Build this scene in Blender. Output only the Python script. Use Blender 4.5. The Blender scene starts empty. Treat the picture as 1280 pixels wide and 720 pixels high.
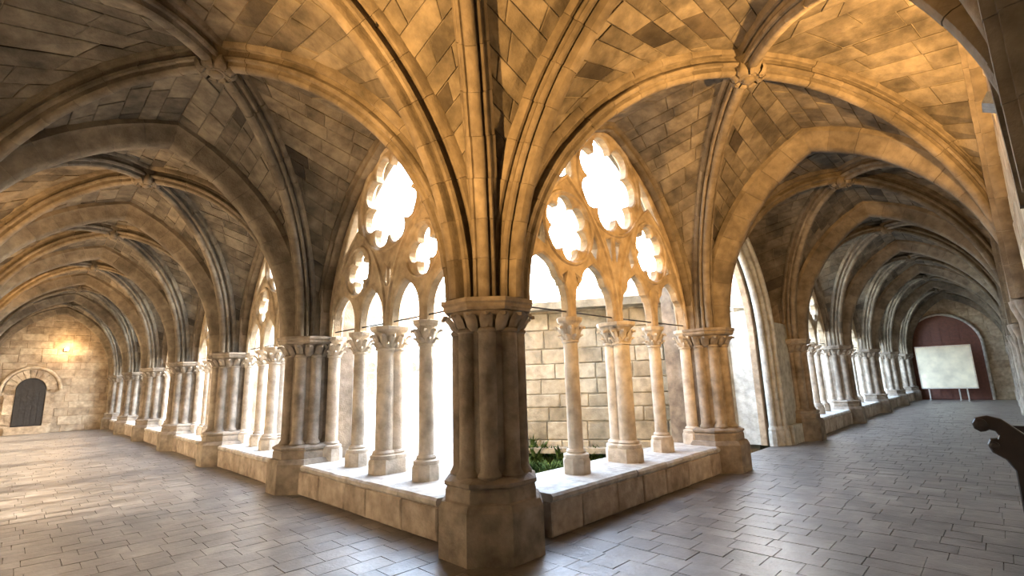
import bpy, bmesh, math, random
import mathutils.geometry as mgeo
from mathutils import Vector, Matrix
random.seed(7)
PI = math.pi
C = bpy.context.scene.collection
SC = bpy.context.scene

# ------------------------------------------------------------------ camera
F_PX, PITCH, ROLL, YAW, EYE = 608.0, .1894, .0302, .7794, 1.6
def cam_axes():
    cp, sp, cy, sy = math.cos(PITCH), math.sin(PITCH), math.cos(YAW), math.sin(YAW)
    F = Vector((cp*cy, cp*sy, sp)); R = Vector((sy, -cy, 0)); U = R.cross(F)
    c, s = math.cos(ROLL), math.sin(ROLL)
    return F, c*R - s*U, s*R + c*U
CF, CR, CU = cam_axes()
cd = bpy.data.cameras.new('camera'); cam = bpy.data.objects.new('camera', cd); C.objects.link(cam)
cd.sensor_fit = 'HORIZONTAL'; cd.sensor_width = 36; cd.lens = F_PX/1280*36; cd.clip_start = .05; cd.clip_end = 500
M = Matrix((CR, CU, -CF)).transposed().to_4x4(); M.translation = Vector((0, 0, EYE)); cam.matrix_world = M
SC.camera = cam
def visible(p, m=60):
    d = Vector(p)-Vector((0, 0, EYE)); z = d.dot(CF)
    if z < .2: return False
    x = 640+F_PX*d.dot(CR)/z; y = 360-F_PX*d.dot(CU)/z
    return -m < x < 1280+m and -m < y < 720+m

# ------------------------------------------------------------------ sky, sun, exposure
SUN_EL, SUN_AZ = math.radians(14.8), math.radians(-1)      # azimuth measured from +X
w = bpy.data.worlds.new('sky'); SC.world = w; w.use_nodes = True
nt = w.node_tree; bg = nt.nodes['Background']
sky = nt.nodes.new('ShaderNodeTexSky'); sky.sky_type = 'NISHITA'; sky.sun_disc = False
sky.sun_elevation = SUN_EL; sky.sun_rotation = PI/2-SUN_AZ; sky.air_density = 1.0; sky.dust_density = 1.5; sky.ozone_density = 1.0
hs = nt.nodes.new('ShaderNodeHueSaturation'); hs.inputs['Saturation'].default_value = .8
nt.links.new(sky.outputs[0], hs.inputs['Color']); nt.links.new(hs.outputs[0], bg.inputs[0])
SKY = 6.5
bg.inputs[1].default_value = SKY
sl = bpy.data.lights.new('sun_offscreen', 'SUN'); sl.energy = 28; sl.angle = math.radians(.7); sl.color = (1, .9, .74)
so = bpy.data.objects.new('sun_offscreen', sl); C.objects.link(so)
sd = Vector((math.cos(SUN_EL)*math.cos(SUN_AZ), math.cos(SUN_EL)*math.sin(SUN_AZ), math.sin(SUN_EL)))
so.rotation_euler = sd.to_track_quat('Z', 'Y').to_euler(); so.location = sd*60
vs = SC.view_settings; vs.view_transform = 'Standard'; vs.look = 'None'; vs.gamma = 1; vs.use_curve_mapping = False
vs.exposure = 0.3

# ------------------------------------------------------------------ layout
XW, YW = 3.75, 4.06                     # window planes of the two galleries
XO, YO = -.95, -.32                     # outer walls
XP, YP = 3.47, 3.80                     # pier axes, a little inside the window planes
LY = [YW + 4.27*k for k in range(7)]    # left gallery piers (along +Y)
RX = [3.78] + [3.86+4.98*k for k in range(1, 7)]   # right gallery piers (along +X)
ENDY, ENDX = LY[-1]+.35, RX[-1]+.45
ZS, ZSILL = 2.42, .43
GZ = -.25                               # garden level

# ------------------------------------------------------------------ materials
def nodes_mat(name):
    m = bpy.data.materials.new(name); m.use_nodes = True
    return m, m.node_tree, m.node_tree.nodes['Principled BSDF']
def stone(name, cols, rough=.85, scale=2.2, vary=.35, bump=.35, fine=38, streak=None, spec=.25):
    """mottled stone: cols = three tones; tone differs from block to block"""
    m, t, b = nodes_mat(name); N = t.nodes; Lk = t.links.new
    geo = N.new('ShaderNodeNewGeometry'); oi = N.new('ShaderNodeObjectInfo')
    add = N.new('ShaderNodeMath'); add.operation = 'ADD'; Lk(geo.outputs['Random Per Island'], add.inputs[0]); Lk(oi.outputs['Random'], add.inputs[1])
    fr = N.new('ShaderNodeMath'); fr.operation = 'FRACT'; Lk(add.outputs[0], fr.inputs[0])
    n1 = N.new('ShaderNodeTexNoise'); n1.inputs['Scale'].default_value = scale; n1.inputs['Detail'].default_value = 8; n1.inputs['Roughness'].default_value = .62
    Lk(geo.outputs['Position'], n1.inputs['Vector'])
    mix = N.new('ShaderNodeMath'); mix.operation = 'MULTIPLY_ADD'; mix.inputs[1].default_value = vary; Lk(fr.outputs[0], mix.inputs[0])
    sc = N.new('ShaderNodeMath'); sc.operation = 'MULTIPLY_ADD'; sc.inputs[1].default_value = 1.9; sc.inputs[2].default_value = -.45-vary/2
    Lk(n1.outputs[0], sc.inputs[0]); Lk(sc.outputs[0], mix.inputs[2])
    cr = N.new('ShaderNodeValToRGB'); e = cr.color_ramp.elements
    e[0].position = .12; e[0].color = (*cols[0], 1); e[1].position = .88; e[1].color = (*cols[2], 1)
    mid = e.new(.5); mid.color = (*cols[1], 1); Lk(mix.outputs[0], cr.inputs[0])
    n2 = N.new('ShaderNodeTexNoise'); n2.inputs['Scale'].default_value = fine; n2.inputs['Detail'].default_value = 6; Lk(geo.outputs['Position'], n2.inputs['Vector'])
    n3 = N.new('ShaderNodeTexNoise'); n3.inputs['Scale'].default_value = fine*.2; n3.inputs['Detail'].default_value = 5; Lk(geo.outputs['Position'], n3.inputs['Vector'])
    mm = N.new('ShaderNodeMix'); mm.data_type = 'RGBA'; mm.blend_type = 'MULTIPLY'; mm.inputs['Factor'].default_value = .55
    r2 = N.new('ShaderNodeMapRange'); r2.inputs['From Min'].default_value = .3; r2.inputs['From Max'].default_value = .62; r2.inputs['To Min'].default_value = .45; r2.inputs['To Max'].default_value = 1.1
    Lk(n3.outputs[0], r2.inputs['Value']); Lk(cr.outputs[0], mm.inputs['A']); Lk(r2.outputs[0], mm.inputs['B'])
    out = mm.outputs['Result']
    if streak:
        n4 = N.new('ShaderNodeTexNoise'); n4.inputs['Scale'].default_value = streak[1]; n4.inputs['Detail'].default_value = 4; Lk(geo.outputs['Position'], n4.inputs['Vector'])
        r4 = N.new('ShaderNodeMapRange'); r4.inputs['From Min'].default_value = streak[2]; r4.inputs['From Max'].default_value = streak[2]+.12; Lk(n4.outputs[0], r4.inputs['Value'])
        m4 = N.new('ShaderNodeMix'); m4.data_type = 'RGBA'; Lk(r4.outputs[0], m4.inputs['Factor']); Lk(out, m4.inputs['A']); m4.inputs['B'].default_value = (*streak[0], 1); out = m4.outputs['Result']
    Lk(out, b.inputs['Base Color'])
    b.inputs['Roughness'].default_value = rough; b.inputs['Specular IOR Level'].default_value = spec
    ba = N.new('ShaderNodeMath'); ba.operation = 'MULTIPLY_ADD'; ba.inputs[1].default_value = 2.2; Lk(n3.outputs[0], ba.inputs[0]); Lk(n2.outputs[0], ba.inputs[2])
    bp = N.new('ShaderNodeBump'); bp.inputs['Strength'].default_value = bump; bp.inputs['Distance'].default_value = .02; Lk(ba.outputs[0], bp.inputs['Height']); Lk(bp.outputs[0], b.inputs['Normal'])
    return m
def plain(name, col, rough=.6, metal=0, emit=None, es=0, bump=0, scale=30):
    m, t, b = nodes_mat(name); b.inputs['Roughness'].default_value = rough; b.inputs['Metallic'].default_value = metal
    n = t.nodes.new('ShaderNodeTexNoise'); n.inputs['Scale'].default_value = scale; n.inputs['Detail'].default_value = 5
    g = t.nodes.new('ShaderNodeNewGeometry'); t.links.new(g.outputs['Position'], n.inputs['Vector'])
    cr = t.nodes.new('ShaderNodeValToRGB'); e = cr.color_ramp.elements
    e[0].position = .3; e[1].position = .7; e[0].color = (*[c*.75 for c in col], 1); e[1].color = (*[min(1, c*1.15) for c in col], 1)
    t.links.new(n.outputs[0], cr.inputs[0]); t.links.new(cr.outputs[0], b.inputs['Base Color'])
    if bump:
        bp = t.nodes.new('ShaderNodeBump'); bp.inputs['Strength'].default_value = bump; bp.inputs['Distance'].default_value = .02
        t.links.new(n.outputs[0], bp.inputs['Height']); t.links.new(bp.outputs[0], b.inputs['Normal'])
    if emit: b.inputs['Emission Color'].default_value = (*emit, 1); b.inputs['Emission Strength'].default_value = es
    return m
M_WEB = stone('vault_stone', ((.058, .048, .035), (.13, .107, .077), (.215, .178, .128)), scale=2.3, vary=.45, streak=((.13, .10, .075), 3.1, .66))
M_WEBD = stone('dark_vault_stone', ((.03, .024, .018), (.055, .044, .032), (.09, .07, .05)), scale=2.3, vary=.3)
M_MORT = stone('lime_mortar', ((.16, .135, .10), (.20, .17, .125), (.235, .20, .155)), vary=0)
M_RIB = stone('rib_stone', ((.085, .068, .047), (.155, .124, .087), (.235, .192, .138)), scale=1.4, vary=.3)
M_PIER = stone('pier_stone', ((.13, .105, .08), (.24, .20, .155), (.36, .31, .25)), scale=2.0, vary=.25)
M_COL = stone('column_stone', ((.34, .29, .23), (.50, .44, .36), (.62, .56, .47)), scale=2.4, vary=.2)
M_TRAC = stone('tracery_stone', ((.26, .20, .13), (.38, .30, .20), (.48, .40, .29)), scale=2.4, vary=.2)
M_PARA = stone('parapet_stone', ((.25, .20, .16), (.38, .32, .26), (.50, .43, .36)), scale=2.6, vary=.4)
M_COPE = stone('coping_stone', ((.34, .31, .27), (.45, .42, .37), (.55, .52, .47)), scale=3, vary=.2)
M_FLOOR = stone('flagstone', ((.068, .056, .044), (.125, .104, .084), (.20, .172, .143)), rough=.40, scale=2.2, vary=.32, bump=.2, fine=30, spec=1.0)
M_FLOOR.node_tree.nodes['Principled BSDF'].inputs['IOR'].default_value = 1.62
M_JOINT = stone('floor_joint', ((.09, .078, .062), (.125, .108, .09), (.16, .14, .115)), vary=0)
M_WALL = stone('ashlar_stone', ((.28, .21, .14), (.42, .33, .23), (.56, .46, .33)), scale=1.8, vary=.5)
M_LAV = stone('pavilion_ashlar', ((.22, .19, .135), (.34, .30, .225), (.45, .41, .32)), scale=1.6, vary=.55)
M_PORT = stone('portal_stone', ((.30, .29, .25), (.42, .41, .36), (.53, .52, .47)), scale=2, vary=.2)
M_WHITE = stone('pale_facade', ((.36, .33, .28), (.45, .42, .36), (.54, .51, .45)), scale=.8, vary=.3)
M_TILE = stone('roof_tile', ((.30, .16, .09), (.42, .24, .14), (.5, .32, .2)), scale=3, vary=.4)
M_MOSS = stone('moss', ((.03, .06, .015), (.07, .12, .03), (.13, .19, .06)), rough=1, scale=5, vary=.3, bump=1)
M_GRAVEL = stone('pale_gravel', ((.30, .28, .24), (.38, .36, .31), (.46, .43, .38)), rough=1, scale=3, vary=.1, bump=1)
M_GRASS = stone('lawn_grass', ((.05, .09, .02), (.10, .15, .045), (.18, .22, .09)), rough=1, scale=3, vary=.1, bump=1)
M_WOOD = plain('dark_oak', (.018, .011, .008), .35, bump=.2, scale=14)
M_DOOR = plain('brown_door_wood', (.11, .035, .022), .55, bump=.2, scale=9)
M_DARK = plain('blackened_door_wood', (.02, .017, .015), .7, bump=.2, scale=9)
M_IRON = plain('wrought_iron', (.05, .045, .04), .55, metal=.7)
M_GREY = plain('grey_lamp_housing', (.34, .36, .37), .4, metal=.3)
M_PANEL = plain('cream_board', (.72, .66, .5), .6, scale=2)
M_FRAME = plain('aluminium', (.55, .55, .54), .35, metal=.8)
M_LENS = plain('lamp_glass', (.9, .8, .6), .2, emit=(1, .72, .36), es=.5)
M_TUBE = plain('white_lamp_tube', (.85, .8, .68), .3)

# ------------------------------------------------------------------ helpers
def link(name, me, mat=None, parent=None, smooth=None):
    o = bpy.data.objects.new(name, me); C.objects.link(o)
    if mat and not me.materials: me.materials.append(mat)
    if parent:
        o.parent = parent; o.matrix_parent_inverse = parent.matrix_world.inverted() if parent.type == 'EMPTY' else Matrix()
    return o
def mk(name, v, f, mat, parent=None, smooth=False):
    me = bpy.data.meshes.new(name); me.from_pydata([tuple(p) for p in v], [], f); me.materials.append(mat)
    if smooth: me.shade_smooth() if smooth is True else me.set_sharp_from_angle(angle=math.radians(smooth)) if False else smooth_mesh(me, smooth)
    return link(name, me, None, parent)
def smooth_mesh(me, ang):
    me.shade_smooth(); me.set_sharp_from_angle(angle=math.radians(ang))
def tag(o, label=None, cat=None, group=None, kind=None):
    if label: o['label'] = label
    if cat: o['category'] = cat
    if group: o['group'] = group
    if kind: o['kind'] = kind
    return o
def thing(name, label, cat, loc=(0, 0, 0), rotz=0, group=None):
    o = bpy.data.objects.new(name, None); C.objects.link(o); o.empty_display_size = .2
    o.location = loc; o.rotation_euler = (0, 0, rotz)
    o.matrix_world = Matrix.Translation(loc) @ Matrix.Rotation(rotz, 4, 'Z')
    return tag(o, label, cat, group)
def part(name, me, parent, loc=(0, 0, 0), rotz=0, mat=None):
    """place a shared local mesh under a thing (local coordinates)"""
    o = bpy.data.objects.new(name, me); C.objects.link(o); o.parent = parent; o.location = loc; o.rotation_euler = (0, 0, rotz)
    return o
class G:
    def __init__(s): s.v = []; s.f = []
    def add(s, v, f): n = len(s.v); s.v += [Vector(p) for p in v]; s.f += [tuple(i+n for i in q) for q in f]; return s
    def box(s, c, d, rot=None):
        v = [Vector((x*d[0]/2, y*d[1]/2, z*d[2]/2)) for x in (-1, 1) for y in (-1, 1) for z in (-1, 1)]
        if rot: v = [rot @ p for p in v]
        return s.add([p+Vector(c) for p in v], [(0, 1, 3, 2), (4, 6, 7, 5), (0, 4, 5, 1), (2, 3, 7, 6), (0, 2, 6, 4), (1, 5, 7, 3)])
    def lathe(s, prof, n=16, c=(0, 0, 0), a0=0, cap=True):
        c = Vector(c); v = []; f = []
        for r, z in prof: v += [c+Vector((r*math.cos(a0+2*PI*k/n), r*math.sin(a0+2*PI*k/n), z)) for k in range(n)]
        for i in range(len(prof)-1):
            for k in range(n): f.append((i*n+k, i*n+(k+1) % n, (i+1)*n+(k+1) % n, (i+1)*n+k))
        if cap: f.append(tuple(range(n-1, -1, -1))); f.append(tuple((len(prof)-1)*n+k for k in range(n)))
        return s.add(v, f)
    def sweep(s, rings, closed_prof=True, caps=True, loop=False):
        n = len(rings[0]); v = [p for r in rings for p in r]; f = []
        m = len(rings)
        for i in range(m if loop else m-1):
            j = (i+1) % m
            for k in range(n if closed_prof else n-1): f.append((i*n+k, i*n+(k+1) % n, j*n+(k+1) % n, j*n+k))
        if caps and not loop: f.append(tuple(range(n-1, -1, -1))); f.append(tuple((m-1)*n+k for k in range(n)))
        return s.add(v, f)
    def tube(s, pts, r, n=8, loop=False, nrm=None):
        pts = [Vector(p) for p in pts]; rings = []; m = len(pts)
        for i, p in enumerate(pts):
            a = pts[(i-1) % m] if (loop or i > 0) else p; b = pts[(i+1) % m] if (loop or i < m-1) else p
            t = (b-a).normalized(); ref = nrm or (Vector((0, 0, 1)) if abs(t.z) < .95 else Vector((1, 0, 0)))
            x = t.cross(ref).normalized(); y = x.cross(t)
            rings.append([p+r*(math.cos(2*PI*k/n)*x+math.sin(2*PI*k/n)*y) for k in range(n)])
        return s.sweep(rings, loop=loop)
    def me(s, name, mat, smooth=False):
        m = bpy.data.meshes.new(name); m.from_pydata([tuple(p) for p in s.v], [], s.f); m.materials.append(mat)
        if smooth: smooth_mesh(m, smooth)
        return m
    def build(s, name, mat, parent=None, smooth=False): return link(name, s.me(name, mat, smooth), None, parent)
def plate(name, polys, ext, bev, O, u, n, mat, parent=None):
    """2-D outline (first) with holes, thickened, edges chamfered; polys in (along u, z); O origin, n = thickness direction"""
    def area(p): return sum(p[i][0]*p[(i+1) % len(p)][1]-p[(i+1) % len(p)][0]*p[i][1] for i in range(len(p)))/2
    def inside(x, y, p):
        c = False; j = len(p)-1
        for i in range(len(p)):
            if (p[i][1] > y) != (p[j][1] > y) and x < (p[j][0]-p[i][0])*(y-p[i][1])/(p[j][1]-p[i][1])+p[i][0]: c = not c
            j = i
        return c
    loops = []
    for k, p in enumerate(polys):
        q = [p[0]]
        for a in p[1:]:
            if math.hypot(a[0]-q[-1][0], a[1]-q[-1][1]) > 1e-4: q.append(a)
        if math.hypot(q[0][0]-q[-1][0], q[0][1]-q[-1][1]) < 1e-4: q.pop()
        if (area(q) > 0) != (k == 0): q.reverse()          # outline counter-clockwise, holes clockwise: material on the left
        loops.append(q)
    ins = []
    for p in loops:
        m = len(p); r = []
        for i in range(m):
            e1 = Vector((p[i][0]-p[i-1][0], p[i][1]-p[i-1][1])).normalized(); e2 = Vector((p[(i+1) % m][0]-p[i][0], p[(i+1) % m][1]-p[i][1])).normalized()
            nn = Vector((-e1.y-e2.y, e1.x+e2.x)); l = nn.length; nn = nn/l if l > .2 else Vector((-e2.y, e2.x)); k = min(1.5, 1/max(.5, l/2))
            r.append((p[i][0]+nn.x*bev*k, p[i][1]+nn.y*bev*k))
        ins.append(r)
    pts = [Vector(a) for p in ins for a in p]; ed = []; o = 0
    for p in ins: ed += [(o+i, o+(i+1) % len(p)) for i in range(len(p))]; o += len(p)
    V, E_, Fc, *_ = mgeo.delaunay_2d_cdt(pts, ed, [], 0, 1e-6)
    Fk = []
    for t in Fc:
        cx_ = sum(V[i].x for i in t)/len(t); cy_ = sum(V[i].y for i in t)/len(t)
        if inside(cx_, cy_, ins[0]) and not any(inside(cx_, cy_, h) for h in ins[1:]): Fk.append(tuple(t))
    u = Vector(u); n = Vector(n); O = Vector(O); W_ = lambda x, z, d: O+u*x+Vector((0, 0, z))+n*d
    g = G(); flip = u.cross(Vector((0, 0, 1))).dot(n) < 0
    nv_ = len(V); vs_ = [W_(a.x, a.y, ext) for a in V]+[W_(a.x, a.y, -ext) for a in V]
    fs = [t for t in Fk]+[tuple(nv_+i for i in reversed(t)) for t in Fk]
    if flip: fs = [tuple(reversed(f)) for f in fs]
    g.add(vs_, fs)
    for p, q in zip(loops, ins):
        m = len(p); rows = [[W_(*a, ext) for a in q], [W_(*a, ext-bev) for a in p], [W_(*a, -ext+bev) for a in p], [W_(*a, -ext) for a in q]]
        f = []
        for r in range(3):
            for i in range(m): z = (r*m+i, (r+1)*m+i, (r+1)*m+(i+1) % m, r*m+(i+1) % m); f.append(tuple(reversed(z)) if flip else z)
        g.add([a for r in rows for a in r], f)
    me = bpy.data.meshes.new(name); me.from_pydata([tuple(p) for p in g.v], [], g.f); me.materials.append(mat)
    bm = bmesh.new(); bm.from_mesh(me); bmesh.ops.remove_doubles(bm, verts=bm.verts, dist=1e-5); bmesh.ops.recalc_face_normals(bm, faces=bm.faces); bm.to_mesh(me); bm.free()
    return link(name, me, None, parent)
def arc(A, rise, u):
    """half of a pointed arch: (horizontal from springer, height) for u in 0..1"""
    if rise > A*1.02:
        R = (A*A+rise*rise)/(2*A); th = math.asin(min(1, rise/R))*u
        return R-R*math.cos(th), R*math.sin(th)
    th = PI/2*u
    return A*(1-math.cos(th)), rise*math.sin(th)
def arch2d(cx, A, z0, rise, n=14):
    l = [(cx-A+arc(A, rise, i/n)[0], z0+arc(A, rise, i/n)[1]) for i in range(n+1)]
    return l + [(2*cx-x, z) for x, z in reversed(l[:-1])]
def foil(cx, cz, n, R, d, a0=PI/2, k=9):
    rl = R-d; out = []
    for i in range(n):
        for j in range(k):
            ph = (-1+2*j/k)*PI/n; r = d*math.cos(ph)+math.sqrt(max(1e-6, rl*rl-(d*math.sin(ph))**2)); a = a0+2*PI*i/n+ph
            out.append((cx+r*math.cos(a), cz+r*math.sin(a)))
    return out
def block(g, c, ux, uy, nz, w, h, t, chip=.012, b=None):
    """ashlar block: centre of front face c, half extents, depth t behind"""
    w2, h2 = w/2, h/2; b = b or min(.018, h*.12)
    j = lambda: random.uniform(-chip, chip)*.5
    q = [(-w2, -h2), (w2, -h2), (w2, h2), (-w2, h2)]; q2 = [(-w2+b, -h2+b), (w2-b, -h2+b), (w2-b, h2-b), (-w2+b, h2-b)]
    v = [c+ux*(a+j())+uy*(d+j())-nz*t for a, d in q]+[c+ux*(a+j())+uy*(d+j())-nz*b*.7 for a, d in q]+[c+ux*(a+j())+uy*(d+j())+nz*j() for a, d in q2]
    f = [(0, 1, 5, 4), (1, 2, 6, 5), (2, 3, 7, 6), (3, 0, 4, 7), (4, 5, 9, 8), (5, 6, 10, 9), (6, 7, 11, 10), (7, 4, 8, 11), (8, 9, 10, 11)]
    return g.add(v, f)
def ashlar(parent, mat, O, ux, nz, W, H, hs=(.26, .36), ws=(.4, .8), skip=None, t=.09, proud=.03, limit=300, name='stone_block', gap=.010):
    """courses of blocks over a wall face; each block an object up to the limit, the rest one stuff part"""
    ux = Vector(ux); nz = Vector(nz); uz = Vector((0, 0, 1)); O = Vector(O); z = 0; L = []
    while z < H-.08:
        h = min(random.uniform(*hs), H-z)
        if H-z-h < .12: h = H-z
        x = -random.uniform(0, .3)
        while x < W-.03:
            wd = random.uniform(*ws); a = max(0, x); b = min(W, x+wd)
            if W-b < .15: b = W
            if b-a > .06:
                c = O+ux*(a+b)/2+uz*(z+h/2)+nz*(proud+random.uniform(-.006, .008))
                if not skip or not skip((a+b)/2, z+h/2, (b-a)/2, h/2): L.append((c, b-a-gap, h-gap))
            x = b if b == W else x+wd
        z += h
    L.sort(key=lambda q: (not visible(q[0]), (q[0]-Vector((0, 0, EYE))).length))
    for c, wd, h in L[:limit]:
        block(G(), c, ux, uz, nz, wd, h, t).build(name, mat, parent) if False else mkblock(name, mat, parent, c, ux, uz, nz, wd, h, t)
    if L[limit:]:
        g = G()
        for c, wd, h in L[limit:]: block(g, c, ux, uz, nz, wd, h, t)
        tag(g.build('far_blocks', mat, parent), kind='stuff')
def mkblock(name, mat, parent, c, ux, uz, nz, wd, h, t):
    g = G(); block(g, c, ux, uz, nz, wd, h, t); return g.build(name, mat, parent)

ORD = ['first', 'second', 'third', 'fourth', 'fifth', 'sixth', 'seventh']
GAL = {'L': 'gallery ending at the small dark door', 'R': 'gallery ending at the cream board'}
GALS = {'L': 'dark-door gallery', 'R': 'cream-board gallery'}

# ------------------------------------------------------------------ floors
def floor(name, label, x0, x1, y0, y1, along, limit):
    g = G(); g.box(((x0+x1)/2, (y0+y1)/2, -.16), (x1-x0, y1-y0, .29)); root = tag(g.build(name, M_JOINT), label, 'floor', kind='structure')
    L = []; a0, a1, b0, b1 = (y0, y1, x0, x1) if along == 'y' else (x0, x1, y0, y1)
    a = a0
    while a < a1-.02:
        h = random.uniform(.22, .31); h = a1-a if a1-a-h < .15 else h
        b = b0-random.uniform(0, .4)
        while b < b1-.02:
            wd = random.uniform(.26, .44); p = max(b, b0); q = min(b+wd, b1)
            if b1-q < .12: q = b1
            if q-p > .05:
                ca, cb = a+h/2, (p+q)/2
                L.append((Vector((cb, ca, 0)) if along == 'y' else Vector((ca, cb, 0)), (q-p, h) if along == 'y' else (h, q-p)))
            b = q if q == b1 else b+wd
        a += h
    L.sort(key=lambda s: (not visible(s[0], 30), s[0].length))
    X, Y, Z = Vector((1, 0, 0)), Vector((0, 1, 0)), Vector((0, 0, 1))
    far = G()
    for i, (c, (sx, sy)) in enumerate(L):
        c = c+Z*random.uniform(-.0012, .0012)
        g = G() if i < limit else far
        block(g, c, X, Y, Z, sx-.006, sy-.006, .03, chip=.003, b=.0015)
        if i < limit: g.build('flagstone', M_FLOOR, root)
    if far.v: tag(far.build('far_flagstones', M_FLOOR, root), kind='stuff')
    return root
floor('floor', 'worn flagstone floor of the gallery ending at the small dark door', XO, XW+.3, YW-.1, ENDY, 'y', 300)
floor('floor', 'worn flagstone floor of the gallery ending at the cream board', XW-.2, ENDX, YO, YW-.1, 'x', 300)
floor('floor', 'worn flagstone floor of the corner bay before the corner pier', XO, XW-.2, YO, YW-.1, 'y', 160)

# ------------------------------------------------------------------ vaults
R0 = .17                                     # ribs start this far from the pier axis
TRANS = [(-.27, -.04), (-.27, .05), (-.21, .09), (-.19, .15), (-.15, .19), (-.13, .25), (-.07, .30), (.07, .30), (.13, .25), (.15, .19), (.19, .15), (.21, .09), (.27, .05), (.27, -.04)]
_dg = [(-.155, -.04), (-.155, .035), (-.135, .065), (-.105, .07), (-.085, .045), (-.07, .06), (-.072, .115), (-.10, .135), (-.115, .165), (-.105, .195), (-.08, .205), (-.058, .185), (-.05, .215), (-.058, .245), (-.045, .272), (-.02, .285)]
DIAG = _dg+[(-a, b) for a, b in reversed(_dg)]
FORM = [(-.13, -.03), (-.13, .04), (-.08, .06), (-.07, .10), (-.08, .115), (-.05, .13), (.05, .13), (.08, .115), (.07, .10), (.08, .06), (.13, .04), (.13, -.03)]
class HalfArc:
    """half arch from springer point P (x,y) towards apex point Q (x,y,z)"""
    def __init__(s, P, Q, zs=ZS, r0=None):
        if r0 is None:      # ribs grow out of the outer walls, but stand in front of the pier axes
            r0 = -.27 if (P[0] == XO and abs(Q[0]-P[0]) > .3) or (P[1] == YO and abs(Q[1]-P[1]) > .3) else R0
        s.P = Vector((P[0], P[1], zs)); d = Vector((Q[0]-P[0], Q[1]-P[1], 0)); s.L = d.length; s.d = d.normalized(); s.r0 = r0; s.A = s.L-r0; s.rise = Q[2]-zs
    def pt(s, u):
        a, h = arc(s.A, s.rise, u); return s.P+s.d*(s.r0+a)+Vector((0, 0, h))
    def frame(s, u):
        e = 1e-3; t = (s.pt(min(1, u+e))-s.pt(max(0, u-e))).normalized(); lat = Vector((-s.d.y, s.d.x, 0)); nrm = t.cross(lat)
        if nrm.dot(s.d-Vector((0, 0, .6))) < 0: nrm = -nrm
        return t, lat, nrm
    def length(s): return sum((s.pt((i+1)/12)-s.pt(i/12)).length for i in range(12))
def voussoirs(h, prof, root, mat, split, name='voussoir', step=.42):
    n = max(5, round(h.length()/step)); gg = G()
    for k in range(n):
        g = G() if split else gg
        gap = .002 if split else .002
        u0, u1 = k/n+gap/h.length()*1, (k+1)/n-gap/h.length()
        rings = []; jit = random.uniform(-.004, .004)
        for q in range(4):
            u = u0+(u1-u0)*q/3; t, lat, nr = h.frame(u); p = h.pt(u); rings.append([p+lat*(a+jit)+nr*(b+jit) for a, b in prof])
        g.sweep(rings)
        if split: g.build(name, mat, root, 40)
    if not split: return gg
def rib(name, label, cat, halves, prof, mat, split, group=None):
    z = halves[0].P
    root = thing(name, label, cat, (z.x, z.y, z.z), 0, group)
    if split:
        for h in halves: voussoirs(h, prof, root, mat, True)
    else:
        for h in halves: voussoirs(h, prof, root, mat, False).build('rib_half', mat, root, 40)
    return root
def web_half(hb, hd, L, back):
    """stones of the web between boundary half-arch hb and diagonal half hd"""
    n = 17
    P = lambda u, v: hb.pt(u).lerp(hd.pt(u), v)
    def nrm(u, v):
        e = .01; a = P(min(1, u+e), v)-P(max(0, u-e), v); b = P(max(u, .02), min(1, v+.05))-P(max(u, .02), max(0, v-.05)); m = a.cross(b)
        if m.length < 1e-9: m = Vector((0, 0, -1))
        m.normalize(); c = (hb.d+hd.d)-Vector((0, 0, 1.2))
        return m if m.dot(c) > 0 else -m
    # backing shell
    N, K = 17, 4; vs_ = []; fs = []
    for i in range(N+1):
        for k in range(K+1): vs_.append(P(i/N, k/K)-nrm(i/N, k/K)*.010)
    for i in range(N):
        for k in range(K): a = i*(K+1)+k; fs.append((a, a+1, a+K+2, a+K+1))
    back.add(vs_, fs)
    us = [0]
    for i in range(n): us.append(us[-1]+random.uniform(.8, 1.2))
    us = [u/us[-1] for u in us]
    for i in range(1, n):
        u0, u1 = us[i], us[i+1]; um = (u0+u1)/2; ln = (hd.pt(um)-hb.pt(um)).length; m = max(1, round(ln/.5)); gu = .005/hb.length(); gv = .005/max(ln, .2)
        vsn = [0]+[(k+random.uniform(-.25, .25))/m+(.12/m if i % 2 else -.12/m) for k in range(1, m)]+[1]
        for k in range(m):
            v0, v1 = vsn[k]+gv, vsn[k+1]-gv; q = [(u0+gu, v0), (u1-gu, v0), (u1-gu, v1), (u0+gu, v1)]
            nn = nrm(um, (v0+v1)/2); off = random.uniform(-.004, .012)
            ft = [P(*a)+nn*(off+random.uniform(-.003, .003)) for a in q]; cc = sum(ft, Vector())/4
            fr = [p.lerp(cc, .04)+nn*.004 for p in ft]; bk = [p-nn*.035 for p in ft]
            L.append((cc, bk+ft+fr))
BLK = [(0, 1, 5, 4), (1, 2, 6, 5), (2, 3, 7, 6), (3, 0, 4, 7), (4, 5, 9, 8), (5, 6, 10, 9), (6, 7, 11, 10), (7, 4, 8, 11), (8, 9, 10, 11)]
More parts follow.
